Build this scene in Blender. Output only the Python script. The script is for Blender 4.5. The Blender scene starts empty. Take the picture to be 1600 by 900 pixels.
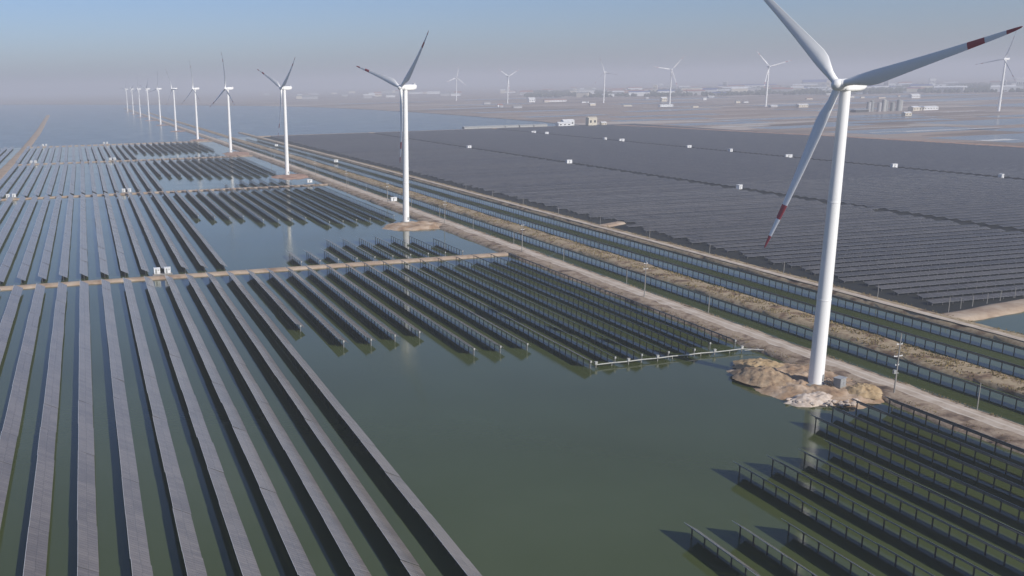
import bpy, bmesh, math, random
from mathutils import Vector, Matrix, noise as mnoise
from math import sin, cos, pi, radians as R

# ------------------------------------------------------------------ camera, sky, sun, exposure
# world: x = across the main dike (right), y = along it (away), z = up, metres, water level 0
sc = bpy.context.scene
col = sc.collection
cam_d = bpy.data.cameras.new('camera'); cam = bpy.data.objects.new('camera', cam_d); col.objects.link(cam)
r_ = Vector((0.96613348, -0.25724975, -0.02021565)); u_ = Vector((0.08176067, 0.23087209, 0.96954282)); f_ = Vector((0.24474741, 0.93836062, -0.24408616))
cam.matrix_world = Matrix(((r_.x, u_.x, -f_.x, 0), (r_.y, u_.y, -f_.y, 0), (r_.z, u_.z, -f_.z, 100), (0, 0, 0, 1)))
cam_d.sensor_width = 36; cam_d.lens = 1513.39 / 1600 * 36
cam_d.shift_x = (800 - 542.41) / 1600; cam_d.shift_y = (511.82 - 450) / 1600
cam_d.clip_start = 1; cam_d.clip_end = 200000
sc.camera = cam

SUN_EL = R(33); SUN_AZ = math.atan2(0.405, -0.914)          # sun direction, azimuth from +y towards +x
sdir = Vector((sin(SUN_AZ) * cos(SUN_EL), cos(SUN_AZ) * cos(SUN_EL), sin(SUN_EL)))
w = bpy.data.worlds.new('World'); sc.world = w; w.use_nodes = True
nt = w.node_tree; bg = nt.nodes['Background']
sky = nt.nodes.new('ShaderNodeTexSky'); sky.sky_type = 'NISHITA'; sky.sun_disc = False
sky.sun_elevation = SUN_EL; sky.sun_rotation = SUN_AZ; sky.altitude = 50
sky.air_density = 0.9; sky.dust_density = 1.0; sky.ozone_density = 8.0
tint = nt.nodes.new('ShaderNodeMix'); tint.data_type = 'RGBA'; tint.blend_type = 'MULTIPLY'; tint.inputs[0].default_value = 1.0
tint.inputs[7].default_value = (1.0, 0.88, 0.89, 1); nt.links.new(sky.outputs[0], tint.inputs[6])      # hazy lavender air, the same over the whole dome
nt.links.new(tint.outputs[2], bg.inputs[0]); bg.inputs[1].default_value = 0.122
sun_d = bpy.data.lights.new('sun', 'SUN'); sun = bpy.data.objects.new('sun', sun_d); col.objects.link(sun)
sun_d.energy = 4.9; sun_d.angle = R(0.6); sun_d.color = (1.0, 0.94, 0.85)
sun.rotation_euler = (-sdir).to_track_quat('-Z', 'Y').to_euler()
sc.view_settings.view_transform = 'Standard'; sc.view_settings.look = 'None'
sc.view_settings.exposure = 0.0; sc.view_settings.gamma = 1.0; sc.view_settings.use_curve_mapping = False
sc.cycles.max_bounces = 8; sc.cycles.volume_bounces = 1; sc.cycles.caustics_reflective = False; sc.cycles.caustics_refractive = False

HAZE = 0.00019
rnd = random.Random(7)

# ------------------------------------------------------------------ materials
def mat(name):
    m = bpy.data.materials.new(name); m.use_nodes = True
    n = m.node_tree.nodes; return m, m.node_tree, n['Principled BSDF']
def setp(b, col=None, rough=None, metal=None, spec=None):
    if col is not None: b.inputs['Base Color'].default_value = (*col, 1)
    if rough is not None: b.inputs['Roughness'].default_value = rough
    if metal is not None: b.inputs['Metallic'].default_value = metal
    if spec is not None: b.inputs['Specular IOR Level'].default_value = spec
def N(t, typ, **kw):
    n = t.nodes.new(typ)
    for k, v in kw.items():
        if hasattr(n, k): setattr(n, k, v)
        else: n.inputs[k].default_value = v
    return n
def ramp(t, stops):
    n = t.nodes.new('ShaderNodeValToRGB'); e = n.color_ramp.elements
    while len(e) < len(stops): e.new(0.5)
    for el, (p, c) in zip(e, stops): el.position = p; el.color = (*c, 1)
    return n
def noisy(name, stops, scale, rough=0.85, detail=8, bump=0.0, bscale=None, spec=0.3, coord='Object', stretch=None):
    """colour that varies with 3D noise over the surface itself"""
    m, t, b = mat(name); tc = N(t, 'ShaderNodeTexCoord'); src = tc.outputs[coord]
    if stretch:
        mp = N(t, 'ShaderNodeMapping'); mp.inputs['Scale'].default_value = stretch; t.links.new(src, mp.inputs[0]); src = mp.outputs[0]
    nz = N(t, 'ShaderNodeTexNoise', Scale=scale, Detail=detail, Roughness=0.62); t.links.new(src, nz.inputs['Vector'])
    rp = ramp(t, stops); t.links.new(nz.outputs['Fac'], rp.inputs[0]); t.links.new(rp.outputs[0], b.inputs['Base Color'])
    setp(b, rough=rough, spec=spec)
    if bump:
        n2 = N(t, 'ShaderNodeTexNoise', Scale=bscale or scale * 3, Detail=8, Roughness=0.65); t.links.new(src, n2.inputs['Vector'])
        bp = N(t, 'ShaderNodeBump', Strength=1.0, Distance=bump); t.links.new(n2.outputs['Fac'], bp.inputs['Height']); t.links.new(bp.outputs[0], b.inputs['Normal'])
    return m
M = {}
M['white'] = noisy('white_paint', [(0.3, (0.77, 0.78, 0.77)), (0.7, (0.83, 0.83, 0.82))], 0.35, rough=0.42, spec=0.4, stretch=(1, 1, 0.15))
M['red'] = noisy('red_paint', [(0.3, (0.32, 0.045, 0.055)), (0.7, (0.40, 0.06, 0.07))], 0.6, rough=0.45)
M['cabin'] = noisy('cabin_white', [(0.3, (0.66, 0.68, 0.69)), (0.7, (0.78, 0.79, 0.79))], 1.2, rough=0.5)
M['steel'] = noisy('galvanised_steel', [(0.3, (0.22, 0.23, 0.24)), (0.7, (0.34, 0.35, 0.36))], 2.0, rough=0.5)
M['alu'] = noisy('aluminium_frame', [(0.3, (0.52, 0.54, 0.54)), (0.7, (0.66, 0.67, 0.67))], 1.0, rough=0.4)
M['back'] = noisy('back_sheet', [(0.3, (0.022, 0.026, 0.028)), (0.7, (0.045, 0.050, 0.052))], 0.8, rough=0.6)
M['concrete'] = noisy('concrete', [(0.3, (0.20, 0.195, 0.18)), (0.7, (0.33, 0.32, 0.30))], 0.9, rough=0.85)
M['dark'] = noisy('dark_metal', [(0.3, (0.03, 0.033, 0.035)), (0.7, (0.06, 0.062, 0.065))], 1.5, rough=0.6)
M['grey'] = noisy('grey_paint', [(0.3, (0.22, 0.24, 0.24)), (0.7, (0.30, 0.31, 0.31))], 1.2, rough=0.5)
M['sand'] = noisy('yellow_sand', [(0.28, (0.22, 0.15, 0.08)), (0.5, (0.35, 0.255, 0.145)), (0.75, (0.46, 0.36, 0.23))], 0.5, rough=0.95, bump=0.35, bscale=1.1)
M['sand_brown'] = noisy('brown_sand', [(0.28, (0.13, 0.09, 0.06)), (0.46, (0.28, 0.20, 0.13)), (0.75, (0.43, 0.33, 0.22))], 0.5, rough=0.95, bump=0.35, bscale=0.9)
M['pad'] = noisy('pad_earth', [(0.25, (0.15, 0.09, 0.06)), (0.45, (0.32, 0.22, 0.14)), (0.6, (0.44, 0.34, 0.25)), (0.8, (0.56, 0.48, 0.39))], 0.16, rough=0.95, bump=0.3, bscale=0.8)
M['pad_red'] = noisy('pad_red_earth', [(0.25, (0.17, 0.09, 0.065)), (0.5, (0.34, 0.21, 0.15)), (0.8, (0.50, 0.38, 0.29))], 0.12, rough=0.95, bump=0.3, bscale=0.7)
M['rubble'] = noisy('pale_rubble', [(0.3, (0.30, 0.23, 0.18)), (0.7, (0.62, 0.55, 0.48))], 0.5, rough=0.95)
M['bank'] = noisy('bank_earth', [(0.30, (0.06, 0.040, 0.028)), (0.42, (0.20, 0.135, 0.085)), (0.52, (0.36, 0.29, 0.19)), (0.62, (0.25, 0.185, 0.11)), (0.75, (0.46, 0.40, 0.28))], 0.14, rough=0.95, bump=0.25, bscale=0.7)
M['dikeearth'] = noisy('dike_earth', [(0.32, (0.06, 0.042, 0.032)), (0.44, (0.20, 0.145, 0.105)), (0.54, (0.34, 0.27, 0.20)), (0.63, (0.24, 0.18, 0.13)), (0.75, (0.46, 0.39, 0.31))], 0.16, rough=0.95, bump=0.25, bscale=0.8)
M['dull'] = noisy('dull_white_paint', [(0.3, (0.30, 0.31, 0.30)), (0.7, (0.46, 0.46, 0.44))], 0.8, rough=0.7)
M['cross'] = noisy('cross_dike_earth', [(0.28, (0.20, 0.135, 0.095)), (0.5, (0.34, 0.26, 0.19)), (0.75, (0.45, 0.38, 0.30))], 0.12, rough=0.95, bump=0.15, bscale=0.8)
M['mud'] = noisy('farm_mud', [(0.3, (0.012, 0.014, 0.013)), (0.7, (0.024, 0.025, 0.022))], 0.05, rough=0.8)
M['drygrass'] = noisy('dry_grass', [(0.3, (0.16, 0.12, 0.05)), (0.7, (0.34, 0.27, 0.13))], 0.08, rough=0.9)
M['foliage'] = noisy('far_foliage', [(0.3, (0.035, 0.045, 0.028)), (0.7, (0.075, 0.08, 0.05))], 0.02, rough=0.9)
M['saltwhite'] = noisy('salt_crust', [(0.3, (0.50, 0.50, 0.48)), (0.7, (0.68, 0.68, 0.66))], 0.02, rough=0.8)
M['blue_roof'] = noisy('blue_roof', [(0.3, (0.04, 0.07, 0.22)), (0.7, (0.05, 0.09, 0.28))], 0.05, rough=0.5)
M['cream'] = noisy('cream_wall', [(0.3, (0.55, 0.50, 0.40)), (0.7, (0.66, 0.61, 0.50))], 0.2, rough=0.8)
M['red_roof'] = noisy('red_roof', [(0.3, (0.25, 0.09, 0.06)), (0.7, (0.33, 0.13, 0.09))], 0.2, rough=0.8)
M['grey_wall'] = noisy('grey_wall', [(0.3, (0.32, 0.32, 0.33)), (0.7, (0.44, 0.44, 0.44))], 0.1, rough=0.8)

def road_material():
    m, t, b = mat('dirt_road')
    uv = N(t, 'ShaderNodeUVMap'); sep = N(t, 'ShaderNodeSeparateXYZ'); t.links.new(uv.outputs[0], sep.inputs[0])
    tc = N(t, 'ShaderNodeTexCoord')
    nz = N(t, 'ShaderNodeTexNoise', Scale=0.16, Detail=8, Roughness=0.65); t.links.new(tc.outputs['Object'], nz.inputs['Vector'])
    rp = ramp(t, [(0.3, (0.30, 0.24, 0.18)), (0.5, (0.43, 0.36, 0.29)), (0.72, (0.53, 0.47, 0.40))]); t.links.new(nz.outputs['Fac'], rp.inputs[0])
    # two wheel tracks, wandering
    ad = N(t, 'ShaderNodeMath', operation='MULTIPLY_ADD'); t.links.new(nz.outputs['Fac'], ad.inputs[0]); ad.inputs[1].default_value = 0.16; t.links.new(sep.outputs['X'], ad.inputs[2])
    mu = N(t, 'ShaderNodeMath', operation='MULTIPLY'); t.links.new(ad.outputs[0], mu.inputs[0]); mu.inputs[1].default_value = 4 * pi
    sn = N(t, 'ShaderNodeMath', operation='SINE'); t.links.new(mu.outputs[0], sn.inputs[0])
    mr = N(t, 'ShaderNodeMapRange'); mr.inputs['From Min'].default_value = 0.35; mr.inputs['From Max'].default_value = 1.0; t.links.new(sn.outputs[0], mr.inputs['Value'])
    mx = N(t, 'ShaderNodeMix', data_type='RGBA'); t.links.new(rp.outputs[0], mx.inputs[6]); mx.inputs[7].default_value = (0.60, 0.55, 0.48, 1)
    mf = N(t, 'ShaderNodeMath', operation='MULTIPLY'); t.links.new(mr.outputs[0], mf.inputs[0]); mf.inputs[1].default_value = 0.6; t.links.new(mf.outputs[0], mx.inputs[0])
    t.links.new(mx.outputs[2], b.inputs['Base Color']); setp(b, rough=0.95, spec=0.2)
    n2 = N(t, 'ShaderNodeTexNoise', Scale=1.3, Detail=8); t.links.new(tc.outputs['Object'], n2.inputs['Vector'])
    bp = N(t, 'ShaderNodeBump', Strength=1.0, Distance=0.12); t.links.new(n2.outputs['Fac'], bp.inputs['Height']); t.links.new(bp.outputs[0], b.inputs['Normal'])
    return m
M['road'] = road_material()

def water_material(name='turbid_water', w0=0.006, w1=0.04, sc_=0.9, rg=0.06, cols=((0.044, 0.054, 0.015), (0.056, 0.073, 0.028), (0.076, 0.096, 0.048))):
    m, t, b = mat(name)
    tc = N(t, 'ShaderNodeTexCoord')
    nz = N(t, 'ShaderNodeTexNoise', Scale=0.006, Detail=5, Roughness=0.55); t.links.new(tc.outputs['Object'], nz.inputs['Vector'])
    rp = ramp(t, [(0.3, cols[0]), (0.5, cols[1]), (0.72, cols[2])]); t.links.new(nz.outputs['Fac'], rp.inputs[0])
    t.links.new(rp.outputs[0], b.inputs['Base Color'])
    rn = N(t, 'ShaderNodeTexNoise', Scale=0.02, Detail=5); t.links.new(tc.outputs['Object'], rn.inputs['Vector']); rm = N(t, 'ShaderNodeMapRange'); rm.inputs['From Min'].default_value = 0.35; rm.inputs['From Max'].default_value = 0.65; rm.inputs['To Min'].default_value = rg * .5 if rg < .1 else rg * .9; rm.inputs['To Max'].default_value = rg * 2.2 if rg < .1 else rg * 1.15; t.links.new(rn.outputs['Fac'], rm.inputs['Value']); t.links.new(rm.outputs[0], b.inputs['Roughness'])
    setp(b); b.inputs['IOR'].default_value = 1.33
    mp = N(t, 'ShaderNodeMapping'); mp.inputs['Scale'].default_value = (0.55, 1.0, 1); mp.inputs['Rotation'].default_value = (0, 0, 0.4); t.links.new(tc.outputs['Object'], mp.inputs[0])
    n2 = N(t, 'ShaderNodeTexNoise', Scale=sc_, Detail=4, Roughness=0.6); t.links.new(mp.outputs[0], n2.inputs['Vector'])
    n3 = N(t, 'ShaderNodeTexNoise', Scale=0.012, Detail=3); t.links.new(mp.outputs[0], n3.inputs['Vector'])   # calm and ruffled patches
    mr = N(t, 'ShaderNodeMapRange'); mr.inputs['From Min'].default_value = 0.38; mr.inputs['From Max'].default_value = 0.66; mr.inputs['To Min'].default_value = w0; mr.inputs['To Max'].default_value = w1
    t.links.new(n3.outputs['Fac'], mr.inputs['Value'])
    bp = N(t, 'ShaderNodeBump', Strength=1.0); t.links.new(mr.outputs[0], bp.inputs['Distance']); t.links.new(n2.outputs['Fac'], bp.inputs['Height']); t.links.new(bp.outputs[0], b.inputs['Normal'])
    return m
M['water'] = water_material()
M['lake'] = water_material('ruffled_lake', 0.07, 0.11, 0.5, 0.2, ((0.020, 0.045, 0.055), (0.030, 0.055, 0.065), (0.045, 0.070, 0.075)))

def pond_material():
    m, t, b = mat('salt_pond_water'); setp(b, (0.10, 0.115, 0.12), 0.2); b.inputs['IOR'].default_value = 1.33
    tc = N(t, 'ShaderNodeTexCoord'); nz = N(t, 'ShaderNodeTexNoise', Scale=0.03, Detail=5); t.links.new(tc.outputs['Object'], nz.inputs['Vector'])
    rp = ramp(t, [(0.3, (0.07, 0.085, 0.10)), (0.7, (0.16, 0.17, 0.17))]); t.links.new(nz.outputs['Fac'], rp.inputs[0]); t.links.new(rp.outputs[0], b.inputs['Base Color'])
    return m
M['pond'] = pond_material()

def panel_material(name, c0, c1, px, py, rough=0.32, sheen=0.0, rv=0.0):
    """dusty dark photovoltaic glass, a little different from module to module"""
    m, t, b = mat(name)
    uv = N(t, 'ShaderNodeUVMap'); mp = N(t, 'ShaderNodeMapping'); mp.inputs['Scale'].default_value = (px, py, 1); t.links.new(uv.outputs[0], mp.inputs[0])
    fl = N(t, 'ShaderNodeVectorMath', operation='FLOOR'); t.links.new(mp.outputs[0], fl.inputs[0])
    oi = N(t, 'ShaderNodeObjectInfo')
    cb = N(t, 'ShaderNodeCombineXYZ'); t.links.new(oi.outputs['Random'], cb.inputs['Z'])
    av = N(t, 'ShaderNodeVectorMath', operation='ADD'); t.links.new(fl.outputs[0], av.inputs[0]); t.links.new(cb.outputs[0], av.inputs[1])
    wn = N(t, 'ShaderNodeTexWhiteNoise'); t.links.new(av.outputs[0], wn.inputs['Vector'])
    tc = N(t, 'ShaderNodeTexCoord'); gm = N(t, 'ShaderNodeNewGeometry')
    nz = N(t, 'ShaderNodeTexNoise', Scale=0.08, Detail=6, Roughness=0.6); t.links.new(gm.outputs['Position'], nz.inputs['Vector'])
    n5 = N(t, 'ShaderNodeTexNoise', Scale=1.6, Detail=6, Roughness=0.7); t.links.new(gm.outputs['Position'], n5.inputs['Vector'])
    a1 = N(t, 'ShaderNodeMath', operation='MULTIPLY_ADD'); t.links.new(wn.outputs['Value'], a1.inputs[0]); a1.inputs[1].default_value = 0.34
    a2 = N(t, 'ShaderNodeMath', operation='MULTIPLY_ADD'); t.links.new(n5.outputs['Fac'], a2.inputs[0]); a2.inputs[1].default_value = 0.5; a2.inputs[2].default_value = -0.42
    t.links.new(a2.outputs[0], a1.inputs[2])
    a3 = N(t, 'ShaderNodeMath', operation='ADD'); t.links.new(a1.outputs[0], a3.inputs[0]); t.links.new(nz.outputs['Fac'], a3.inputs[1])
    a4 = N(t, 'ShaderNodeMath', operation='MULTIPLY_ADD'); t.links.new(oi.outputs['Random'], a4.inputs[0]); a4.inputs[1].default_value = rv; a5 = N(t, 'ShaderNodeMath', operation='SUBTRACT'); t.links.new(a3.outputs[0], a5.inputs[0]); a5.inputs[1].default_value = rv / 2; t.links.new(a5.outputs[0], a4.inputs[2])
    rp = ramp(t, [(0.28, c0), (0.72, c1)]); t.links.new(a4.outputs[0], rp.inputs[0]); t.links.new(rp.outputs[0], b.inputs['Base Color'])
    setp(b, rough=rough, spec=0.7); b.inputs['Sheen Weight'].default_value = sheen; b.inputs['Sheen Roughness'].default_value = 0.45      # film of dust
    return m
M['panel'] = panel_material('dusty_panel_glass', (0.108, 0.090, 0.076), (0.165, 0.140, 0.118), 1 / 1.15, 1 / 2.7, 0.2, 0.16, 0.2)
M['panel_farm'] = panel_material('farm_panel_glass', (0.044, 0.040, 0.034), (0.092, 0.084, 0.073), 1 / 1.15, 1 / 2.5, 0.35, 0.0, 0.3)

def land_material():
    m, t, b = mat('salt_flat_land')
    tc = N(t, 'ShaderNodeTexCoord'); mp = N(t, 'ShaderNodeMapping'); mp.inputs['Scale'].default_value = (0.22, 1, 1); mp.inputs['Rotation'].default_value = (0, 0, -0.05); t.links.new(tc.outputs['Object'], mp.inputs[0])
    nz = N(t, 'ShaderNodeTexNoise', Scale=0.0085, Detail=9, Roughness=0.66); t.links.new(mp.outputs[0], nz.inputs['Vector'])
    rp = ramp(t, [(0.30, (0.10, 0.08, 0.07)), (0.42, (0.22, 0.17, 0.145)), (0.52, (0.33, 0.26, 0.22)), (0.60, (0.20, 0.165, 0.14)), (0.72, (0.48, 0.43, 0.38))]); t.links.new(nz.outputs['Fac'], rp.inputs[0])
    vo = N(t, 'ShaderNodeTexVoronoi', Scale=0.0075); mp2 = N(t, 'ShaderNodeMapping'); mp2.inputs['Scale'].default_value = (0.45, 1, 1); t.links.new(tc.outputs['Object'], mp2.inputs[0]); t.links.new(mp2.outputs[0], vo.inputs['Vector'])
    sp = N(t, 'ShaderNodeSeparateColor'); t.links.new(vo.outputs['Color'], sp.inputs[0])
    r2 = ramp(t, [(0.0, (0.09, 0.075, 0.068)), (0.3, (0.24, 0.19, 0.165)), (0.55, (0.34, 0.28, 0.24)), (0.75, (0.14, 0.125, 0.115)), (1.0, (0.52, 0.48, 0.43))]); t.links.new(sp.outputs[0], r2.inputs[0])
    mx = N(t, 'ShaderNodeMix', data_type='RGBA'); mx.inputs[0].default_value = 0.5; t.links.new(rp.outputs[0], mx.inputs[6]); t.links.new(r2.outputs[0], mx.inputs[7])
    t.links.new(mx.outputs[2], b.inputs['Base Color']); setp(b, rough=0.95, spec=0.2)
    return m
M['land'] = land_material()

# ------------------------------------------------------------------ helpers
def prop(o, label=None, cat=None, group=None, kind=None):
    if label: o['label'] = label
    if cat: o['category'] = cat
    if group: o['group'] = group
    if kind: o['kind'] = kind
    return o
def link(name, data, parent=None, loc=None, rot=None, scale=None):
    o = bpy.data.objects.new(name, data); col.objects.link(o)
    if parent is not None: o.parent = parent
    if loc is not None: o.location = loc
    if rot is not None: o.rotation_euler = rot
    if scale is not None: o.scale = scale
    return o
class MB:
    """collects faces with material slots and uvs"""
    def __init__(s): s.v = []; s.f = []; s.m = []; s.uv = []; s.sm = []
    def face(s, pts, m=0, uv=None, smooth=False):
        i = len(s.v); s.v += [tuple(p) for p in pts]; s.f.append(tuple(range(i, i + len(pts)))); s.m.append(m); s.sm.append(smooth)
        s.uv += uv if uv else [(0.0, 0.0)] * len(pts)
    def box(s, c, d, m=0, X=None, mt=None):
        """axis box (centre, size), optional matrix; mt = dict face->material (0..5: -z +z -y +y -x +x)"""
        x, y, z = (k / 2 for k in d); P = [Vector((c[0] + a * x, c[1] + b * y, c[2] + e * z)) for e in (-1, 1) for b in (-1, 1) for a in (-1, 1)]
        if X is not None: P = [X @ p for p in P]
        for k, q in enumerate(((0, 2, 3, 1), (4, 5, 7, 6), (0, 1, 5, 4), (2, 6, 7, 3), (0, 4, 6, 2), (1, 3, 7, 5))):
            s.face([P[j] for j in q], mt.get(k, m) if mt else m)
    def tube(s, a, b, r0, r1=None, n=8, m=0, caps=True):
        a = Vector(a); b = Vector(b); r1 = r0 if r1 is None else r1; d = (b - a).normalized()
        x = d.orthogonal().normalized(); y = d.cross(x)
        A = [a + (x * cos(2 * pi * k / n) + y * sin(2 * pi * k / n)) * r0 for k in range(n)]; B = [b + (x * cos(2 * pi * k / n) + y * sin(2 * pi * k / n)) * r1 for k in range(n)]
        for k in range(n): s.face([A[k], A[(k + 1) % n], B[(k + 1) % n], B[k]], m, smooth=True)
        if caps: s.face(A[::-1], m); s.face(B, m)
    def mesh(s, name, mats, weld=False):
        me = bpy.data.meshes.new(name); me.from_pydata(s.v, [], s.f)
        for k in mats: me.materials.append(M[k] if isinstance(k, str) else k)
        me.polygons.foreach_set('material_index', s.m); me.polygons.foreach_set('use_smooth', s.sm)
        ul = me.uv_layers.new(name='UVMap'); ul.data.foreach_set('uv', [c for p in s.uv for c in p])
        if weld:
            bm = bmesh.new(); bm.from_mesh(me); bmesh.ops.remove_doubles(bm, verts=bm.verts, dist=1e-4); bm.to_mesh(me); bm.free()
        me.update(); return me
def obj(name, mb, mats, parent=None, loc=None, rot=None, weld=False):
    return link(name, mb.mesh(name, mats, weld), parent, loc, rot)
def fbm(x, y, s, seed=0.0, o=4):
    return mnoise.fractal(Vector((x / s + seed * 7.3, y / s - seed * 3.1, seed)), 1.0, 2.0, o)
ORD = 'zeroth first second third fourth fifth sixth seventh eighth ninth tenth eleventh twelfth thirteenth fourteenth fifteenth sixteenth seventeenth eighteenth nineteenth twentieth twenty-first twenty-second twenty-third twenty-fourth'.split()

# ------------------------------------------------------------------ the setting: water, land, dikes
mb = MB(); S = 39000
mb.face([(-S, -2000, 0), (S, -2000, 0), (S, S, 0), (-S, S, 0)])
prop(obj('water', mb, ['water']), kind='structure')

mb = MB()
mb.face([(-S + 50, 1868, .02), (216, 1868, .02), (216, 5200, .02), (150, 12000, .02), (150, S - 50, .02), (-S + 50, S - 50, .02)]); mb.face([(216, 1966, .02), (1300, 1966, .02), (1300, 8000, .02), (150, 12000, .02), (216, 5200, .02)])
mb.face([(-S + 50, -1900, .02), (-114, -1900, .02), (-114, 1320, .02), (-220, 1868, .02), (-S + 50, 1868, .02)])
prop(obj('lake', mb, ['lake']), kind='structure')
LAND = [(1192, -1500), (1190, 400), (1183, 1015), (1166, 1335), (1125, 1750), (1104, 1915), (1062, 2000), (1080, 2200), (1086, 2400), (1102, 2800), (1098, 3290), (1070, 3800), (1000, 4480), (840, 5000), (670, 5390), (380, 6100), (-400, 7600), (-3000, 10500), (-9000, 17000), (-16000, 30000), (-18000, 38500), (38500, 38500), (38500, -1500)]
def densify(P, step):
    out = []
    for a, b in zip(P, P[1:] + P[:1]):
        n = max(1, min(60, int(math.dist(a, b) / step)))
        for k in range(n):
            t = k / n; q = (a[0] + (b[0] - a[0]) * t, a[1] + (b[1] - a[1]) * t)
            if a[0] < 2000 and b[0] < 2000 and a[1] < 12000: q = (q[0] + 14 * fbm(q[0], q[1], 120, 3), q[1])
            out.append(q)
    return out
def flat_poly(name, P, z, m, skirt=0.8):
    me = bpy.data.meshes.new(name); bm = bmesh.new()
    top = [bm.verts.new((x, y, z)) for x, y in P]; bot = [bm.verts.new((x, y, z - skirt)) for x, y in P]
    f = bm.faces.new(top); f.normal_update()
    if f.normal.z < 0: f.normal_flip()
    n = len(P)
    for k in range(n): bm.faces.new((top[k], top[(k + 1) % n], bot[(k + 1) % n], bot[k]))
    bmesh.ops.triangulate(bm, faces=[f]); bmesh.ops.recalc_face_normals(bm, faces=bm.faces)
    bm.to_mesh(me); bm.free(); me.materials.append(M[m]); return link(name, me)
prop(flat_poly('land', densify(LAND, 60), 0.7, 'land', 1.2), kind='structure')

def strip(name, pts, prof, mats, step=5.0, jit=0.5, seed=1.0, zj=0.12, kind='structure'):
    """earthwork along a polyline; prof = [(offset, z, jitter weight)] across it; uv = (across 0..1, metres)"""
    P = []
    acc = 0.0
    for a, b in zip(pts, pts[1:]):
        a = Vector(a); b = Vector(b); L = (b - a).length; s = 0.0
        while s < L:
            P.append((a.lerp(b, s / L), (b - a).normalized(), acc + s)); s += step * (1.0 if a.lerp(b, s / L).length < 900 else 4.0)
        acc += L
    P.append((Vector(pts[-1]), (Vector(pts[-1]) - Vector(pts[-2])).normalized(), acc))
    V = []; U = []; n = len(prof); o0, o1 = prof[0][0], prof[-1][0]
    for p, d, s in P:
        nx = Vector((d.y, -d.x))
        for k, (o, z, wj) in enumerate(prof):
            j = wj * jit * (fbm(p.x + k * 31, p.y, 22, seed) * 1.6 + 0.8 * fbm(p.x + k * 17, p.y, 6, seed + 2))
            q = p + nx * (o + j); V.append((q.x, q.y, z + (zj * fbm(q.x, q.y, 4, seed + 5) if z > 0.1 else 0))); U.append(((o - o0) / (o1 - o0), s))
    F = [(i * n + k, i * n + k + 1, (i + 1) * n + k + 1, (i + 1) * n + k) for i in range(len(P) - 1) for k in range(n - 1)]
    me = bpy.data.meshes.new(name); me.from_pydata(V, [], F); me.materials.append(M[mats])
    ul = me.uv_layers.new(name='UVMap')
    for l in me.loops: ul.data[l.index].uv = U[l.vertex_index]
    for p in me.polygons: p.use_smooth = True
    me.update(); bm = bmesh.new(); bm.from_mesh(me); bmesh.ops.recalc_face_normals(bm, faces=bm.faces)
    if sum(f.normal.z for f in bm.faces) < 0: bmesh.ops.reverse_faces(bm, faces=bm.faces)
    bm.to_mesh(me); bm.free()
    return prop(link(name, me), kind=kind)
def dx(y): return 0.0 if y < 1300 else -(y - 1300) * 0.0094      # the causeway drifts left far away
def line(x, y0, y1): return [(x + dx(y), y) for y in ([y0] + [q for q in (1300, 2200, 3200) if y0 < q < y1] + [y1])]
PROF = lambda wd, z: [(-wd / 2 - 2.2, -1.2, 0.5), (-wd / 2 - 1.0, -0.05, 1), (-wd / 2 + 0.4, z * 0.75, 0.8), (-wd / 4, z, 0.2), (0, z + 0.05, 0), (wd / 4, z, 0.2), (wd / 2 - 0.4, z * 0.75, 0.8), (wd / 2 + 1.0, -0.05, 1), (wd / 2 + 2.2, -1.2, 0.5)]
strip('main_dike', line(244.5, 60, 5200), PROF(17.5, 1.5), 'dikeearth', jit=1.1, seed=1)
strip('dirt_road', line(246.8, 60, 5200), [(-3.6, 1.5, 0.5), (-1.6, 1.68, 0.2), (0, 1.72, 0), (1.6, 1.68, 0.2), (3.6, 1.5, 0.5)], 'road', jit=0.7, seed=2, zj=0.04)
strip('canal_bank', line(284.6, 60, 4200), PROF(13, 1.3), 'bank', jit=1.3, seed=3)
strip('farm_bank', line(336.5, 60, 2150), PROF(10.5, 1.6), 'bank', jit=0.9, seed=4)
strip('bank_track', line(334.2, 60, 2150), [(-1.9, 1.72, 0.4), (0, 1.86, 0), (1.9, 1.72, 0.4)], 'road', jit=0.6, seed=5, zj=0.03)
for i, (y, x0, x1) in enumerate([(524.5, -104, 238), (971, -104, 238), (1428, -104, 234), (1862, -104, 233)]):
    strip('cross_dike', [(x0, y), (x1, y + (0 if i < 2 else 0))], PROF(6.5 - i * 0.3, 1.1), 'cross', step=4, jit=0.7, seed=8 + i, zj=0.08)
strip('outer_dike', [(-106, 60), (-104, 1800), (-112, 2600), (-140, 4200)], PROF(13, 1.4), 'cross', jit=1.0, seed=13)
strip('farm_edge_bank', [(338, 314), (352, 316), (420, 330), (640, 372)], PROF(11, 1.5), 'cross', jit=1.0, seed=15)
strip('far_shore_bank', [(1196, 300), (1188, 1015), (1171, 1335), (1130, 1750), (1108, 1912)], PROF(24, 2.2), 'pad_red', jit=4, seed=16)
strip('farm_end_bank', [(330, 1962), (600, 1956), (1060, 1962)], PROF(10, 1.4), 'cross', jit=1.5, seed=17)
strip('spur_bank', [(338, 600), (352, 606), (361, 611)], PROF(8, 1.6), 'cross', step=2, jit=0.6, seed=18)

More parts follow.
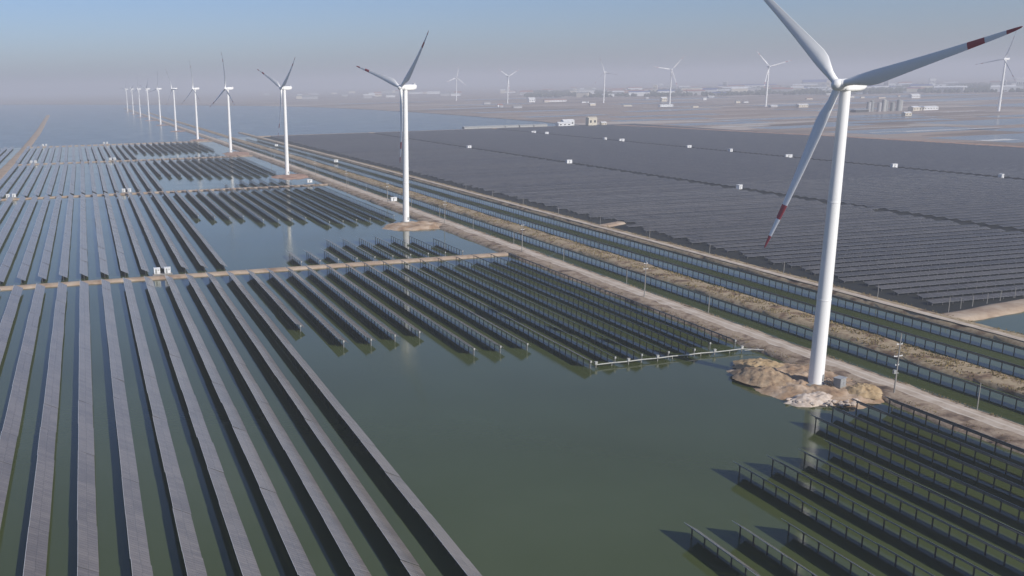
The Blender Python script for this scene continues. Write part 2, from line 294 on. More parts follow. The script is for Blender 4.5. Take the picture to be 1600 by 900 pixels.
# pads of the turbines
TURB = [(224.6 - 3.93 * i, 254.3 + 415.2 * i) for i in range(11)]
def blob(name, cx, cy, rx, ry, h, m, seed, rough=0.5, rings=10, segs=56, base=-0.6, flat=0.55, parent=None):
    V = []; F = []
    for i in range(rings + 1):
        t = i / rings
        for k in range(segs):
            a = 2 * pi * k / segs; q = 1 + 0.22 * fbm(cos(a) * 2, sin(a) * 2, 1.0, seed)
            x = cx + cos(a) * rx * t * q; y = cy + sin(a) * ry * t * q
            z = h if t < flat else h + (base - h) * ((t - flat) / (1 - flat)) ** 1.2
            z += (rough * fbm(x, y, 5, seed + 1) + 0.45 * rough * fbm(x, y, 1.7, seed + 2)) * (1 - 0.75 * t ** 4)
            V.append((x, y, z))
    for i in range(rings):
        for k in range(segs):
            a, b = i * segs + k, i * segs + (k + 1) % segs; F.append((a, b, b + segs, a + segs))
    me = bpy.data.meshes.new(name); me.from_pydata(V, [], F); me.materials.append(M[m])
    for p in me.polygons: p.use_smooth = True
    me.update(); bm = bmesh.new(); bm.from_mesh(me); bmesh.ops.remove_doubles(bm, verts=bm.verts, dist=1e-3); bmesh.ops.recalc_face_normals(bm, faces=bm.faces)
    if sum(f.normal.z for f in bm.faces) < 0: bmesh.ops.reverse_faces(bm, faces=bm.faces)
    bm.to_mesh(me); bm.free()
    return link(name, me, parent)
prop(blob('turbine_pad', 225, 259, 22, 27, 1.7, 'pad', 1.3, rough=0.9, rings=30, segs=140), kind='structure')
prop(blob('turbine_pad', 225, 655, 27, 24, 1.7, 'pad', 2.3, rough=0.8, rings=18, segs=90), kind='structure')
prop(blob('turbine_pad', 220, 1075, 24, 34, 1.6, 'pad_red', 3.3, rough=0.4), kind='structure')
prop(blob('turbine_pad', 222, 1478, 24, 60, 1.6, 'pad_red', 4.3, rough=0.4), kind='structure')
for i in range(4, 11): prop(blob('turbine_pad', TURB[i][0] + 4, TURB[i][1], 22, 24, 1.4, 'pad_red', 5.3 + i, rings=6, segs=32), kind='structure')

# farm mud, near pond
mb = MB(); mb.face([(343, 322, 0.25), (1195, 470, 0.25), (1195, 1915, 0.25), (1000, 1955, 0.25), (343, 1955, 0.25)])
prop(obj('farm_mud', mb, ['mud']), kind='structure')

# ponds and salt pans on the flats
def sheet(name, x0, y0, lx, ly, rot, z, m):
    mb = MB(); n = 10; P = []
    for s in range(n): P.append((s / n, 0))
    for s in range(4): P.append((1, s / 4))
    for s in range(n): P.append((1 - s / n, 1))
    for s in range(4): P.append((0, 1 - s / 4))
    ca, sa = cos(rot), sin(rot); Q = []
    for a, b in P:
        x = (a - 0.5) * lx + 6 * fbm(a * 9, b * 9, 1, x0 * 0.01); y = (b - 0.5) * ly + min(5, ly * .14) * fbm(a * 7, b * 7, 1, y0 * 0.01)
        Q.append((x0 + x * ca - y * sa, y0 + x * sa + y * ca, z))
    mb.face(Q); return prop(obj(name, mb, [m]), kind='structure')
PONDS = [(1420, 1180, 330, 150), (1400, 1420, 280, 120), (1640, 1320, 300, 130), (1800, 1560, 380, 170), (1380, 1640, 260, 80), (1640, 1720, 300, 70), (1330, 1860, 240, 90), (1560, 1980, 300, 70), (1350, 2120, 260, 80), (1800, 1950, 260, 110),
         (2150, 1700, 360, 200), (2550, 1750, 420, 230), (2100, 2350, 300, 90), (2750, 2300, 500, 200), (1500, 2330, 320, 80), (1300, 2520, 260, 80), (1750, 2700, 320, 90), (1400, 2980, 360, 90), (2400, 2850, 460, 160), (3100, 2900, 600, 260), (3400, 3500, 700, 260), (2200, 3500, 380, 130), (1400, 3500, 330, 90), (1700, 4000, 400, 110), (2700, 4100, 500, 180), (3900, 4200, 800, 330), (1500, 4900, 500, 130), (2300, 5100, 600, 170)]
for k, (x, y, lx, ly) in enumerate(PONDS): sheet('pond', x, y, lx, ly, 0.06 + 0.05 * sin(k * 2.1), 0.78, 'pond')
SALT = [(1440, 1530, 150, 9), (1470, 1400, 230, 10), (1290, 1725, 120, 16), (1330, 1800, 150, 9), (1500, 1830, 160, 8), (1500, 2065, 120, 10), (1380, 1960, 140, 12), (1300, 2010, 120, 9), (1620, 1940, 150, 8), (1290, 1150, 60, 22), (1900, 1760, 240, 7), (2200, 2050, 300, 8), (1640, 2260, 200, 8), (1240, 2290, 140, 10), (1330, 2660, 200, 10), (1800, 3150, 300, 10), (2700, 2600, 500, 9), (1260, 3150, 200, 12), (1600, 3800, 320, 12), (4700, 5200, 3600, 26), (1200, 4300, 400, 14), (1100, 5000, 420, 16)]
for k, (x, y, lx, ly) in enumerate(SALT): sheet('salt_pan', x, y, lx, ly, 0.05 + 0.04 * sin(k * 1.7), 0.83, 'saltwhite')

pr_ = random.Random(12)
for k in range(46):
    d_ = 1.0 + 2.2 * pr_.random(); x = 1250 + (1300 * d_ - 1300) * 0.9 + pr_.uniform(0, 700) * d_; y = 1150 + pr_.uniform(0, 1500) * d_
    sheet('salt_pan' if k % 3 else 'pond', x, y, pr_.uniform(90, 260) * d_, pr_.uniform(6, 13) * d_ if k % 3 else pr_.uniform(25, 60) * d_, pr_.uniform(0, .1), 0.86 + 0.004 * k, 'saltwhite' if k % 3 else 'pond')
# ------------------------------------------------------------------ solar panel rows over the water (tilted to the right, high edge left)
TILT = R(32); HW = 2.35; ZT = 2.65; MOD = 1.15
def modules(mb, n, y0=0.0, tilt=TILT, dx=0.0, dz=0.0, hw=HW):
    ct, st = cos(tilt), sin(tilt); th = 0.06
    for i in range(n):
        ya, yb = y0 + i * MOD + 0.02, y0 + (i + 1) * MOD - 0.02
        for (s0, s1, q) in ((-hw, -0.02, 0), (0.02, hw, 1)):
            def P(s, y, h): return (s * ct + h * st + dx, y, -s * st + h * ct + dz)
            a, b, c, d = P(s0, ya, th), P(s1, ya, th), P(s1, yb, th), P(s0, yb, th)
            e, f, g, h = P(s0, ya, 0), P(s1, ya, 0), P(s1, yb, 0), P(s0, yb, 0)
            u0, u1 = (i + 0.02) * MOD, (i + 0.98) * MOD; w0, w1 = q * 2.7 + 0.1, q * 2.7 + 2.6
            if q == 0:      # frame strip along the high edge, widened so its pale colour paints a glint
                a2, d2 = P(s0 + .06, ya, th), P(s0 + .06, yb, th)
                mb.face([a, a2, d2, d], 2); mb.face([a2, b, c, d2], 0, [(u0, w0), (u0, w1), (u1, w1), (u1, w0)])
            else: mb.face([a, b, c, d], 0, [(u0, w0), (u0, w1), (u1, w1), (u1, w0)])
            mb.face([h, g, f, e], 1); mb.face([d, h, e, a], 2); mb.face([b, f, g, c], 2); mb.face([a, e, f, b], 1); mb.face([c, g, h, d], 1)
PM = ['panel', 'back', 'alu']
_tab = {}
def table_mesh(n):
    if n not in _tab: mb = MB(); modules(mb, n); _tab[n] = mb.mesh('panel_table', PM)
    return _tab[n]
_deck = {}
def deck_mesh(n, var):
    if (n, var) not in _deck:
        r = random.Random(n * 7 + var); mb = MB(); i = 0
        while i < n:
            k = min(20, n - i); modules(mb, k, i * MOD, TILT - R(5) + R(r.uniform(-1.0, 1.0)), r.uniform(-.10, .10), r.uniform(-.06, .06)); i += k
        _deck[(n, var)] = mb.mesh('panel_deck', PM)
    return _deck[(n, var)]
_pile = {}
mbp = MB(); mbp.tube((0, 0, -1.0), (0, 0, ZT - 0.12), 0.17, n=8); mbp.box((0, 0, ZT - 0.17), (0.5, 0.34, 0.16))
M['pilecon'] = noisy('shade_toned_pile_concrete', [(0.3, (0.06, 0.06, 0.057)), (0.7, (0.11, 0.108, 0.10))], 0.9, rough=0.8)  # pile concrete, its colour darkened to carry the shade under the panels
PILE = mbp.mesh('pile', ['pilecon'])
def pile_mesh(n):
    if n not in _pile:
        mb = MB(); k = 0; L = n * MOD
        cnt = max(2, int(L / 4.6))
        for k in range(cnt + 1):
            y = 0.5 + (L - 1.0) * k / cnt; mb.tube((0, y, -1.0), (0, y, ZT - 0.12), 0.17, n=6, caps=False)
        _pile[n] = mb.mesh('support_piles', ['pilecon'])
    return _pile[n]
ct, st = cos(TILT), sin(TILT)
mbt = MB(); mbt.tube((0, 0, -0.1), (0, 1, -0.1), 0.10, n=8)
TUBE = mbt.mesh('torque_tube', ['steel'])
mbt = MB()
for s in (-1.6, 1.6): mbt.box((s * ct - 0.05 * st, 0.5, -s * st - 0.05), (0.08, 1.0, 0.08))
RAIL = mbt.mesh('support_rail', ['steel'])
mbt = MB(); mbt.box((0, 0, 0), (0.55, 0.35, 0.7)); mbt.box((0, -0.2, 0.1), (0.3, 0.1, 0.3)); mbt.tube((0, 0, -0.3), (0, 0, -2.6), 0.1, n=6, m=1)
ENDBOX = mbt.mesh('drive_box', ['dull', 'steel'])
n_rows = 0
def row(x, y0, y1, label, group, detail, endbox=0, turn=-5.0):
    """one tracker row along y. detail 2: tables and single piles; 1: tables, joined piles; 0: one deck"""
    global n_rows
    n_rows += 1; r = random.Random(n_rows)
    x += r.uniform(-0.12, 0.12)
    root = link('solar_panel_row', None, loc=(x + dx(y0), y0, 0)); root.empty_display_size = 1
    if y0 > 1300: root.rotation_euler.z = math.atan(0.0094)
    prop(root, label, 'solar panels', group)
    n = max(6, int(round((y1 - y0) / MOD))); L = n * MOD
    link('torque_tube', TUBE, root, (0, 0, ZT), None, (1, L, 1))
    if detail:
        link('support_rail', RAIL, root, (0, 0, ZT), (0, R(turn), 0), (1, L, 1))
        i = 0
        while i < n:
            k = 20 if n - i >= 20 else n - i
            link('panel_table', table_mesh(k), root, (r.uniform(-.10, .10), i * MOD, ZT + 0.04 + r.uniform(-.04, .04)), (0, R(turn + r.uniform(-.9, .9)), R(r.uniform(-.12, .12)))); i += k
        if detail == 2:
            cnt = max(2, int(L / 4.6))
            for k in range(cnt + 1): link('pile', PILE, root, (0, 0.5 + (L - 1.0) * k / cnt, 0))
        else: prop(link('support_piles', pile_mesh(n), root), kind='stuff')
    else:
        link('panel_deck', deck_mesh(n, r.randrange(3)), root, (0, 0, ZT + 0.04)); prop(link('support_piles', pile_mesh(n), root), kind='stuff')
    if endbox: link('drive_box', ENDBOX, root, (0, -0.35, ZT - 0.1))
    return root
K = lambda k: -6.9 + 10.85 * k
def o(n): return ORD[n]
# nearest block, left rows running out of the frame towards the camera
for k in range(-6, 8): row(K(k), 60 if k > 3 else 100, 514, f'{o(8 - k)} panel row leftward from the open green water, nearest block', 'long foreground panel rows', 1)
# nearest block, rows right of the corner of open water
AY = {8: 384, 9: 354, 10: 353, 11: 356, 12: 358, 13: 327, 14: 327, 15: 327, 16: 298}
for k in range(8, 23): row(K(k), AY.get(k, 300 if k < 21 else 306), 514, f'{o(k - 7)} panel row rightward from the water corner, below the nearest cross dike', 'panel rows below the nearest cross dike', 2, 1)
# bottom right corner
A0 = {12: 173, 13: 170, 14: 168, 15: 200, 16: 201, 17: 203, 18: 206, 19: 224, 20: 230, 21: 232, 22: 231}
for k in range(12, 23): row(K(k), 60, A0[k], f'{o(k - 11)} dark panel row from the left in the bottom right corner', 'panel rows in the bottom right corner', 2, turn=1.0)
# second block
for k in range(-8, 8): row(K(k), 534, 965, f'{o(8 - k)} panel row leftward from the pond between first and second cross dikes', 'panel rows between first and second cross dikes', 0)
BY = [760, 745, 738, 742, 715, 711, 713, 715, 684, 686, 688, 690, 690, 700]
for k in range(8, 22): row(K(k), BY[k - 8], 965, f'{o(k - 7)} panel row from the left behind the second pond, below second cross dike', 'panel rows behind the second pond', 0, 1)
for k in range(11, 21): row(K(k), 531, 566 if k < 14 else 603 if k < 19 else 598 - (k - 19) * 16, f'{o(k - 10)} short panel row from the left just above the nearest cross dike', 'short panel rows above the nearest cross dike', 0, 1)
# third block
for k in range(-8, 8): row(K(k), 978, 1421, f'{o(8 - k)} panel row leftward from the third pond, beyond the second cross dike', 'panel rows beyond the second cross dike', 0)
for k in range(8, 21): row(K(k), [1140, 1134, 1128, 1108, 1114, 1110, 1108, 1106, 1095, 1092, 1100, 1112, 1118][k - 8], 1421, f'{o(k - 7)} panel row from the left at the far side of the third pond', 'panel rows at the far side of the third pond', 0)
for k in range(13, 20): row(K(k), 978, 1000 if k < 15 else 1042, f'{o(k - 12)} short panel row from the left just above the second cross dike', 'short panel rows above the second cross dike', 0)
# fourth block
for k in range(-8, 8): row(K(k), 1435, 1853, f'{o(8 - k)} far panel row leftward from the pond below the farthest cross dike', 'panel rows below the farthest cross dike', 0)
for k in range(8, 20): row(K(k), [1596, 1560, 1545, 1535, 1548, 1552, 1560, 1562, 1560, 1565, 1570, 1575][k - 8], 1853, f'{o(k - 7)} far panel row from the left behind the fourth pond', 'panel rows behind the fourth pond', 0)
for k in range(14, 19): row(K(k), 1435, 1458 if k < 16 else 1480, f'{o(k - 13)} short panel row from the left just above the third cross dike', 'short panel rows above the third cross dike', 0)
# beyond the outer dike on the left
for j in range(7): row(-122 - 10.85 * j, 1330 + 14 * j, 1853, f'{o(j + 1)} panel row outside the brown outer dike at left edge', 'panel rows outside the outer dike', 0)
# canals on the right of the road
for (y0, y1, ph, det) in ((95, 528, 'nearest stretch', 2), (529, 973, 'second stretch', 0), (974, 1427, 'third stretch', 0), (1428, 1853, 'farthest stretch', 0)):
    row(268.0, y0, y1, f'single panel row in the canal beside the dirt road, {ph}', 'canal panel rows', det)
    row(298.3, y0, y1, f'left panel row of the wide canal between two earth banks, {ph}', 'canal panel rows', det)
    row(319.5, y0, y1, f'right panel row of the wide canal beside the farm bank, {ph}', 'canal panel rows', det)

# ------------------------------------------------------------------ dense farm beyond the banks: rows run across, facing the camera side
FT = R(12); FS = 10.5
def farm_modules(mb, x0, x1, y, seg, simple=False):
    c_, s_ = cos(FT), sin(FT); hw = 1.95; zc = 1.7
    n = max(1, int(round((x1 - x0) / seg))); r = random.Random(int(x0 + y))
    for i in range(n):
        xa = x0 + (x1 - x0) * i / n + 0.015; xb = x0 + (x1 - x0) * (i + 1) / n - 0.015; dz = r.uniform(-.03, .03)
        def P(x, s, h): return (x, y + s * c_ - h * s_, zc + s * s_ + h * c_ + dz)
        A = [P(xa, -hw, .05), P(xb, -hw, .05), P(xb, hw, .05), P(xa, hw, .05)]; B = [P(xa, -hw, 0), P(xb, -hw, 0), P(xb, hw, 0), P(xa, hw, 0)]
        mb.face(A, 0, [(xa - x0, 0.1), (xb - x0, 0.1), (xb - x0, 4.9), (xa - x0, 4.9)]); mb.face(B[::-1], 1)
        mb.face([B[0], B[1], A[1], A[0]], 2); mb.face([B[2], B[3], A[3], A[2]], 2)
        if not simple: mb.face([B[1], B[2], A[2], A[1]], 2); mb.face([B[3], B[0], A[0], A[3]], 2)
FM = ['panel_farm', 'back', 'alu']
SEC = [(356, 558.5), (570.5, 830), (842, 1172)]
SECN = ['between the bank and the first lane', 'between the two lanes', 'beyond the second lane']
deckF = []; postF = []
for (a, b) in SEC[:2]:
    vs = []; ps = []
    for v in range(3):
        mb = MB(); farm_modules(mb, v * 0.0, b - a, 0.0, 1.15 if a < 500 else 2.3); vs.append(mb.mesh('panel_deck', FM))
    mb = MB(); n = int((b - a) / 5.5)
    for k in range(n + 1):
        x = 0.6 + (b - a - 1.2) * k / n
        for (yy, zz) in ((-1.2, 1.4), (1.2, 1.9)): mb.tube((x, yy, 0), (x, yy, zz), 0.09, n=4, caps=False)
    deckF.append(vs); postF.append(mb.mesh('support_piles', ['concrete']))
ys = [337 + FS * j for j in range(153)]
budget = 300 - n_rows; rest = []
def edge(y): return 3.0 * sin(y * 0.35) + (8 if 590 < y < 625 else 0)
for s, (a, b) in enumerate(SEC):
    for j, y in enumerate(ys):
        if s == 1 and y < 440: continue
        if s == 2 and y < 690: continue
        yy = y + (0 if s == 0 else 3 * s)
        if s == 0 and budget > 0:
            budget -= 1
            x = a + (edge(y) if s == 0 else 0)
            root = link('solar_panel_row', None, loc=(x, yy, 0)); rr = random.Random(j * 3 + s)
            sy = 1.0
            link('panel_deck', deckF[s][rr.randrange(3)], root, (0, 0, rr.uniform(-.08, .08)), (R(rr.uniform(-1.2, 1.2)), 0, 0)); prop(link('support_piles', postF[s], root), kind='stuff')
            if s == 0 and j < 22: lab = f'{o(j + 1)} row from the near edge of the dense farm beside the bank'
            elif s == 0: lab = 'thin grey panel row of the dense farm by the bank, beyond its twenty-second row'
            else: lab = 'thin grey panel row of the dense farm between its two lanes'
            prop(root, lab, 'solar panels', f'dense farm rows {SECN[s]}')
        else: rest.append((s, a, b, yy))
mb = MB()
for (s, a, b, y) in rest: farm_modules(mb, a, b, y, 12.0, True)
prop(obj('farm_panel_rows', mb, FM), 'mass of far grey panel rows filling the dense farm', 'solar panels', kind='stuff')

# ------------------------------------------------------------------ wind turbines
HUB = 96.4; BL = 52.0
AX = Vector((-0.959, -0.283, 0)); SIDE = Vector((0, 0, 1)).cross(AX); TL = 0.06
AXT = (AX * cos(TL) + Vector((0, 0, sin(TL)))).normalized(); UPT = AXT.cross(SIDE)
def lathe(mb, prof, n=40, m=0, T=None):
    for (r0, z0), (r1, z1) in zip(prof, prof[1:]):
        for k in range(n):
            a0, a1 = 2 * pi * k / n, 2 * pi * (k + 1) / n
            q = [Vector((r0 * cos(a0), r0 * sin(a0), z0)), Vector((r0 * cos(a1), r0 * sin(a1), z0)), Vector((r1 * cos(a1), r1 * sin(a1), z1)), Vector((r1 * cos(a0), r1 * sin(a0), z1))]
            if T is not None: q = [T @ p for p in q]
            mb.face(q, m, smooth=True)
def blade_mesh():
    st = [(0.0, 2.1, 2.1, 0, 0), (0.035, 2.1, 2.1, 0, 0), (0.07, 2.4, 1.9, 10, .2), (0.11, 3.1, 1.45, 13, .55), (0.16, 3.85, 1.15, 13, .9), (0.21, 4.0, .95, 11, 1), (0.3, 3.55, .74, 8, 1), (0.4, 3.05, .58, 6, 1), (0.5, 2.6, .46, 4.2, 1), (0.6, 2.2, .37, 3, 1), (0.70, 1.85, .29, 2, 1), (0.72, 1.78, .28, 1.8, 1), (0.81, 1.45, .21, 1.0, 1), (0.86, 1.27, .18, .6, 1), (0.92, 1.0, .14, 0, 1), (0.965, .75, .10, -.5, 1), (0.99, .45, .06, -.5, 1), (1.0, .12, .03, -.5, 1)]
    n = 20; mb = MB(); rings = []
    for (t, c, th, tw, af) in st:
        c *= 1 + 0.10 * af; ring = []; z = t * BL; pre = 4.6 * t ** 2 + 0.03 * z
        for k in range(n):
            a = 2 * pi * k / n; ex = cos(a); ey = sin(a)
            # ellipse at the root, aerofoil outboard
            xe = ex * c / 2; ye = ey * th / 2
            xa = (ex * 0.5 - 0.2) * c; xx = (1 - ex) / 2     # 0 at +x (leading) .. 1 trailing
            ya = ey * th / 2 * (1.45 * math.sqrt(max(xx, 0)) * (1 - xx) ** 0.8 * 1.45 + 0.25 * (1 - xx)) if af else 0
            x = xe * (1 - af) + xa * af; y = ye * (1 - af) + ya * af
            g = R(tw); ring.append(Vector((x * cos(g) - y * sin(g), x * sin(g) + y * cos(g) + pre, z)))
        rings.append((t, ring))
    for (t0, A), (t1, B) in zip(rings, rings[1:]):
        m = 1 if (0.715 < t0 < 0.805 or t0 > 0.915) else 0
        for k in range(n): mb.face([A[k], A[(k + 1) % n], B[(k + 1) % n], B[k]], m, smooth=True)
    mb.face(rings[-1][1], 1); return mb.mesh('blade', ['white', 'red'], weld=True)
BLADE = blade_mesh()
def tower_meshes(h, rb, rt):
    prof = [(rb, 0)]
    for k in range(1, 13): z = h * k / 12; prof.append((rb + (rt - rb) * (k / 12) ** 1.1, z))
    mb = MB(); lathe(mb, prof, 56); tow = mb.mesh('tower', ['white'], weld=True)
    mb = MB()
    for q in (0.3, 0.63): r = rb + (rt - rb) * q ** 1.1 + 0.05; lathe(mb, [(r - .06, h * q - .16), (r, h * q - .14), (r, h * q + .14), (r - .06, h * q + .16)], 56)
    return tow, mb.mesh('flange_ring', ['white'], weld=True)
TOW, FLG = tower_meshes(HUB - 1.9, 2.35, 1.5)
def nacelle_mesh(L=11.0, hw=1.9, hh=2.0):
    mb = MB(); S = [(-1.9, .55, .6, 0), (-1.6, .8, .85, 0), (-0.6, .95, .97, 0), (2, 1, 1, 0), (5, 1, 1, 0), (7.2, .95, .9, .12), (8.4, .84, .72, .3), (9.1, .6, .45, .55)]
    rings = []
    for (y, a, b, dz) in S:
        ring = []
        for k in range(28):
            t = 2 * pi * k / 28; e = 0.42; cx = math.copysign(abs(cos(t)) ** e, cos(t)); cz = math.copysign(abs(sin(t)) ** e, sin(t))
            ring.append(Vector((cx * hw * a, -y, cz * hh * b + dz + 0.15)))
        rings.append(ring)
    for A, B in zip(rings, rings[1:]):
        for k in range(28): mb.face([A[k], A[(k + 1) % 28], B[(k + 1) % 28], B[k]], 0, smooth=True)
    mb.face(rings[0][::-1]); mb.face(rings[-1])
    # cooler hood and sensor mast on the roof
    mb.box((0, -7.2, 2.45), (2.6, 0.5, 0.9)); mb.tube((0.8, -8, 1.9), (0.8, -8, 3.6), 0.05, n=5); mb.tube((-0.8, -8, 1.9), (-0.8, -8, 3.4), 0.05, n=5)
    me = mb.mesh('nacelle', ['white'], weld=True); return me
NAC = nacelle_mesh()
mb = MB(); lathe(mb, [(1.75, -1.9), (1.8, -1.0), (1.8, 0.3), (1.62, 1.1), (1.2, 1.8), (0.6, 2.2), (0.02, 2.32)], 32)
for k in range(3):
    a = 2 * pi * k / 3; mb.tube((0, 0, 0), (0, 2.2, 0), 1.16, n=20)
    for i in range(-22, 0):
        pass
HUBM = mb.mesh('hub', ['white'], weld=True)
mb = MB(); mb.box((0, 0, 0), (1.0, 0.14, 2.2)); mb.box((0, -0.06, 0), (0.8, 0.06, 2.0)); mb.tube((0.3, -0.12, 0), (0.3, -0.2, 0), 0.06, n=8)
DOOR = mb.mesh('door', ['grey'])
mb = MB(); lathe(mb, [(3.9, -0.6), (3.9, 0.25), (2.7, 0.45), (2.3, 0.45)], 40); BASE = mb.mesh('foundation', ['concrete'], weld=True)
def turbine(x, y, phase, label, group, scale=1.0, zb=1.5, yaw=0.0, detail=2):
    root = link('wind_turbine', None, loc=(x, y, zb)); root.scale = (scale,) * 3; root.rotation_euler.z = yaw; prop(root, label, 'wind turbine', group)
    H = HUB - 1.5
    link('tower', TOW, root)
    if detail: link('foundation', BASE, root); link('flange_ring', FLG, root); d = link('door', DOOR, root, (0.9, -2.18, 2.6), (0, 0, 0.39))
    ax = math.atan2(AX.x, AX.y)
    link('nacelle', NAC, root, (0, 0, H), (0, 0, -ax))
    C = Vector((0, 0, H)) + AX * 3.9 + Vector((0, 0, 0.25))
    Mh = Matrix.Identity(3); Mh.col[0] = SIDE; Mh.col[1] = UPT; Mh.col[2] = AXT
    hb = link('hub', HUBM, root); hb.matrix_local = Matrix.Translation(C) @ (Mh @ Matrix.Rotation(phase, 3, 'Z').inverted()).to_4x4()
    for j in range(3):
        a = phase + j * 2 * pi / 3; d = UPT * cos(a) + SIDE * sin(a); yv = AXT; xv = yv.cross(d).normalized(); zv = d
        B = Matrix.Identity(3); B.col[0] = xv; B.col[1] = yv; B.col[2] = zv
        bo = link('blade', BLADE, root); thin = 1.0 if detail else 0.65; bo.matrix_local = Matrix.Translation(C + d * 1.0) @ B.to_4x4() @ Matrix.Diagonal((thin, 1, 1, 1))
    return root
PH = [75.1, 47.0, 53.5, -2, -4, -28, 20, 45, 10, 70, 33]
TL_LAB = ['huge white wind turbine in the right foreground on a sandy pad', 'white wind turbine on a tan pad, second nearest in the receding row', 'white wind turbine on a reddish pad, third nearest in the receding row'] + [f'white wind turbine, {o(i)} nearest in the row receding along the dike' for i in range(4, 11)] + ['faintest, farthest white wind turbine at the end of the receding row']
for i, (x, y) in enumerate(TURB): turbine(x, y, R(PH[i]), TL_LAB[i], 'wind turbines along the dike', detail=2 if i < 4 else 0)
FAR = [(2212, 1980, 1.32, 20, 'wind turbine at the far right edge beyond the farm'), (2133, 2757, 1.32, 75, 'distant wind turbine left of the foreground turbine, right of the silo flats'), (2140, 3313, 1.32, 40, 'distant wind turbine standing on flats, second from the foreground turbine'), (2104, 3742, 1.30, 100, 'distant wind turbine behind the cream pump house'), (1816, 4069, 1.22, 60, 'distant thin wind turbine above the long white sheds'), (1893, 4892, 1.25, 10, 'faint distant wind turbine left of the long white sheds')]
FARL = ['distant wind turbine near the right edge, right of the silos', 'distant wind turbine just left of the foreground turbine blades', 'distant wind turbine right of the cream pump house', 'distant wind turbine directly above the cream pump house', 'distant wind turbine above the long white sheds', 'faintest distant wind turbine left of the long white sheds']
for i, (x, y, s, ph, _) in enumerate(FAR): turbine(x, y, R(ph), FARL[i], 'distant wind turbines on the flats', s, 0.7, yaw=R([-12, 60, 50, 15, 80, 75][i]), detail=0)

# ------------------------------------------------------------------ things around the first turbine
def mound(name, x, y, rx, ry, h, m, seed, label): return prop(blob(name, x, y, rx, ry, h, m, seed, rough=0.95, rings=26, segs=72, base=0.9, flat=0.16), label, 'sand heap', 'sand heaps beside the foreground turbine')
mound('sand_heap', 214.5, 266, 9.5, 12, 4.6, 'sand_brown', 21.0, 'large brown sand heap left of the foreground turbine base')
mound('sand_heap', 222, 279, 9.5, 8, 2.9, 'sand', 23.0, 'low yellow sand heap behind the brown one by the turbine')
mound('sand_heap', 234.0, 243.5, 6.2, 6.2, 3.8, 'sand', 25.0, 'steep yellow sand heap right of the foreground turbine base')
prop(blob('rubble_heap', 214.5, 243.5, 10.5, 5.2, 2.2, 'rubble', 31.0, rough=0.9, rings=18, segs=72, base=-0.3, flat=0.35), 'pale rubble heap at the water edge in front of the foreground turbine', 'rubble')
root = link('transformer_cabinet', None, loc=(229.4, 249.2, 1.7), rot=(0, 0, 0.35)); prop(root, 'grey transformer cabinet beside the foot of the foreground turbine', 'cabinet')
mb = MB(); mb.box((0, 0, 1.5), (3.4, 2.4, 2.6)); obj('body', mb, ['grey'], root)
mb = MB(); mb.box((0, 0, 2.92), (3.7, 2.7, 0.2)); obj('roof', mb, ['steel'], root)
mb = MB(); mb.box((0, 0, 0.1), (3.8, 2.8, 0.3)); obj('plinth', mb, ['concrete'], root)
for s in (-.8, .8): mb = MB(); mb.box((s, -1.23, 1.5), (1.4, 0.06, 2.2)); mb.box((s + (.5 if s < 0 else -.5), -1.28, 1.5), (0.08, 0.06, 0.3)); obj('door', mb, ['steel'], root)
root = link('access_stair', None, loc=(226.4, 250.6, 1.6), rot=(0, 0, 0.4)); prop(root, 'dark steel stair at the door of the foreground turbine', 'stair')
for k in range(5): mb = MB(); mb.box((0, -1.9 + k * 0.38, 0.3 + k * 0.28), (1.3, 0.36, 0.06)); obj('tread', mb, ['dark'], root)
mb = MB(); mb.box((0, 0.5, 1.5), (1.6, 1.5, 0.1)); obj('landing', mb, ['dark'], root)
for s in (-.7, .7):
    mb = MB(); mb.tube((s, -1.9, 0), (s, -1.9, 1.3), .05, n=5); mb.tube((s, -1.9, 1.3), (s, 0, 2.6), .05, n=5); mb.tube((s, 0, 0), (s, 0, 2.6), .05, n=5); mb.tube((s, 0, 2.6), (s, 1.2, 2.6), .05, n=5); mb.tube((s, 1.2, 0), (s, 1.2, 2.6), .05, n=5); obj('handrail', mb, ['dark'], root)
def rock_mesh(seed):
    bm = bmesh.new(); bmesh.ops.create_icosphere(bm, subdivisions=2, radius=1)
    for v in bm.verts:
        q = 1 + 0.35 * mnoise.fractal(v.co * 1.3 + Vector((seed * 9, 0, 0)), 1, 2, 3); v.co *= q; v.co.z *= 0.65
    me = bpy.data.meshes.new('rock'); bm.to_mesh(me); bm.free(); me.materials.append(M['rubble']); return me
ROCK = [rock_mesh(s) for s in range(4)]
for k in range(46):
    t = rnd.random(); x = 206.5 + 20 * t + rnd.uniform(-1.5, 1.5); y = 246.5 - 9.5 * sin(t * 2.2) + rnd.uniform(-2.4, 2.4)
    s = rnd.uniform(0.25, 0.8) * (1.5 if k < 6 else 1)
    q = link('rock', ROCK[k % 4], None, (x, y, 0.75 + rnd.uniform(-.2, .3)), (0, 0, rnd.uniform(0, 6)), (s, s * 1.2, s))
    prop(q, 'pale boulder on the water edge of the foreground turbine pad', 'rock', 'pale boulders edging the turbine pad')

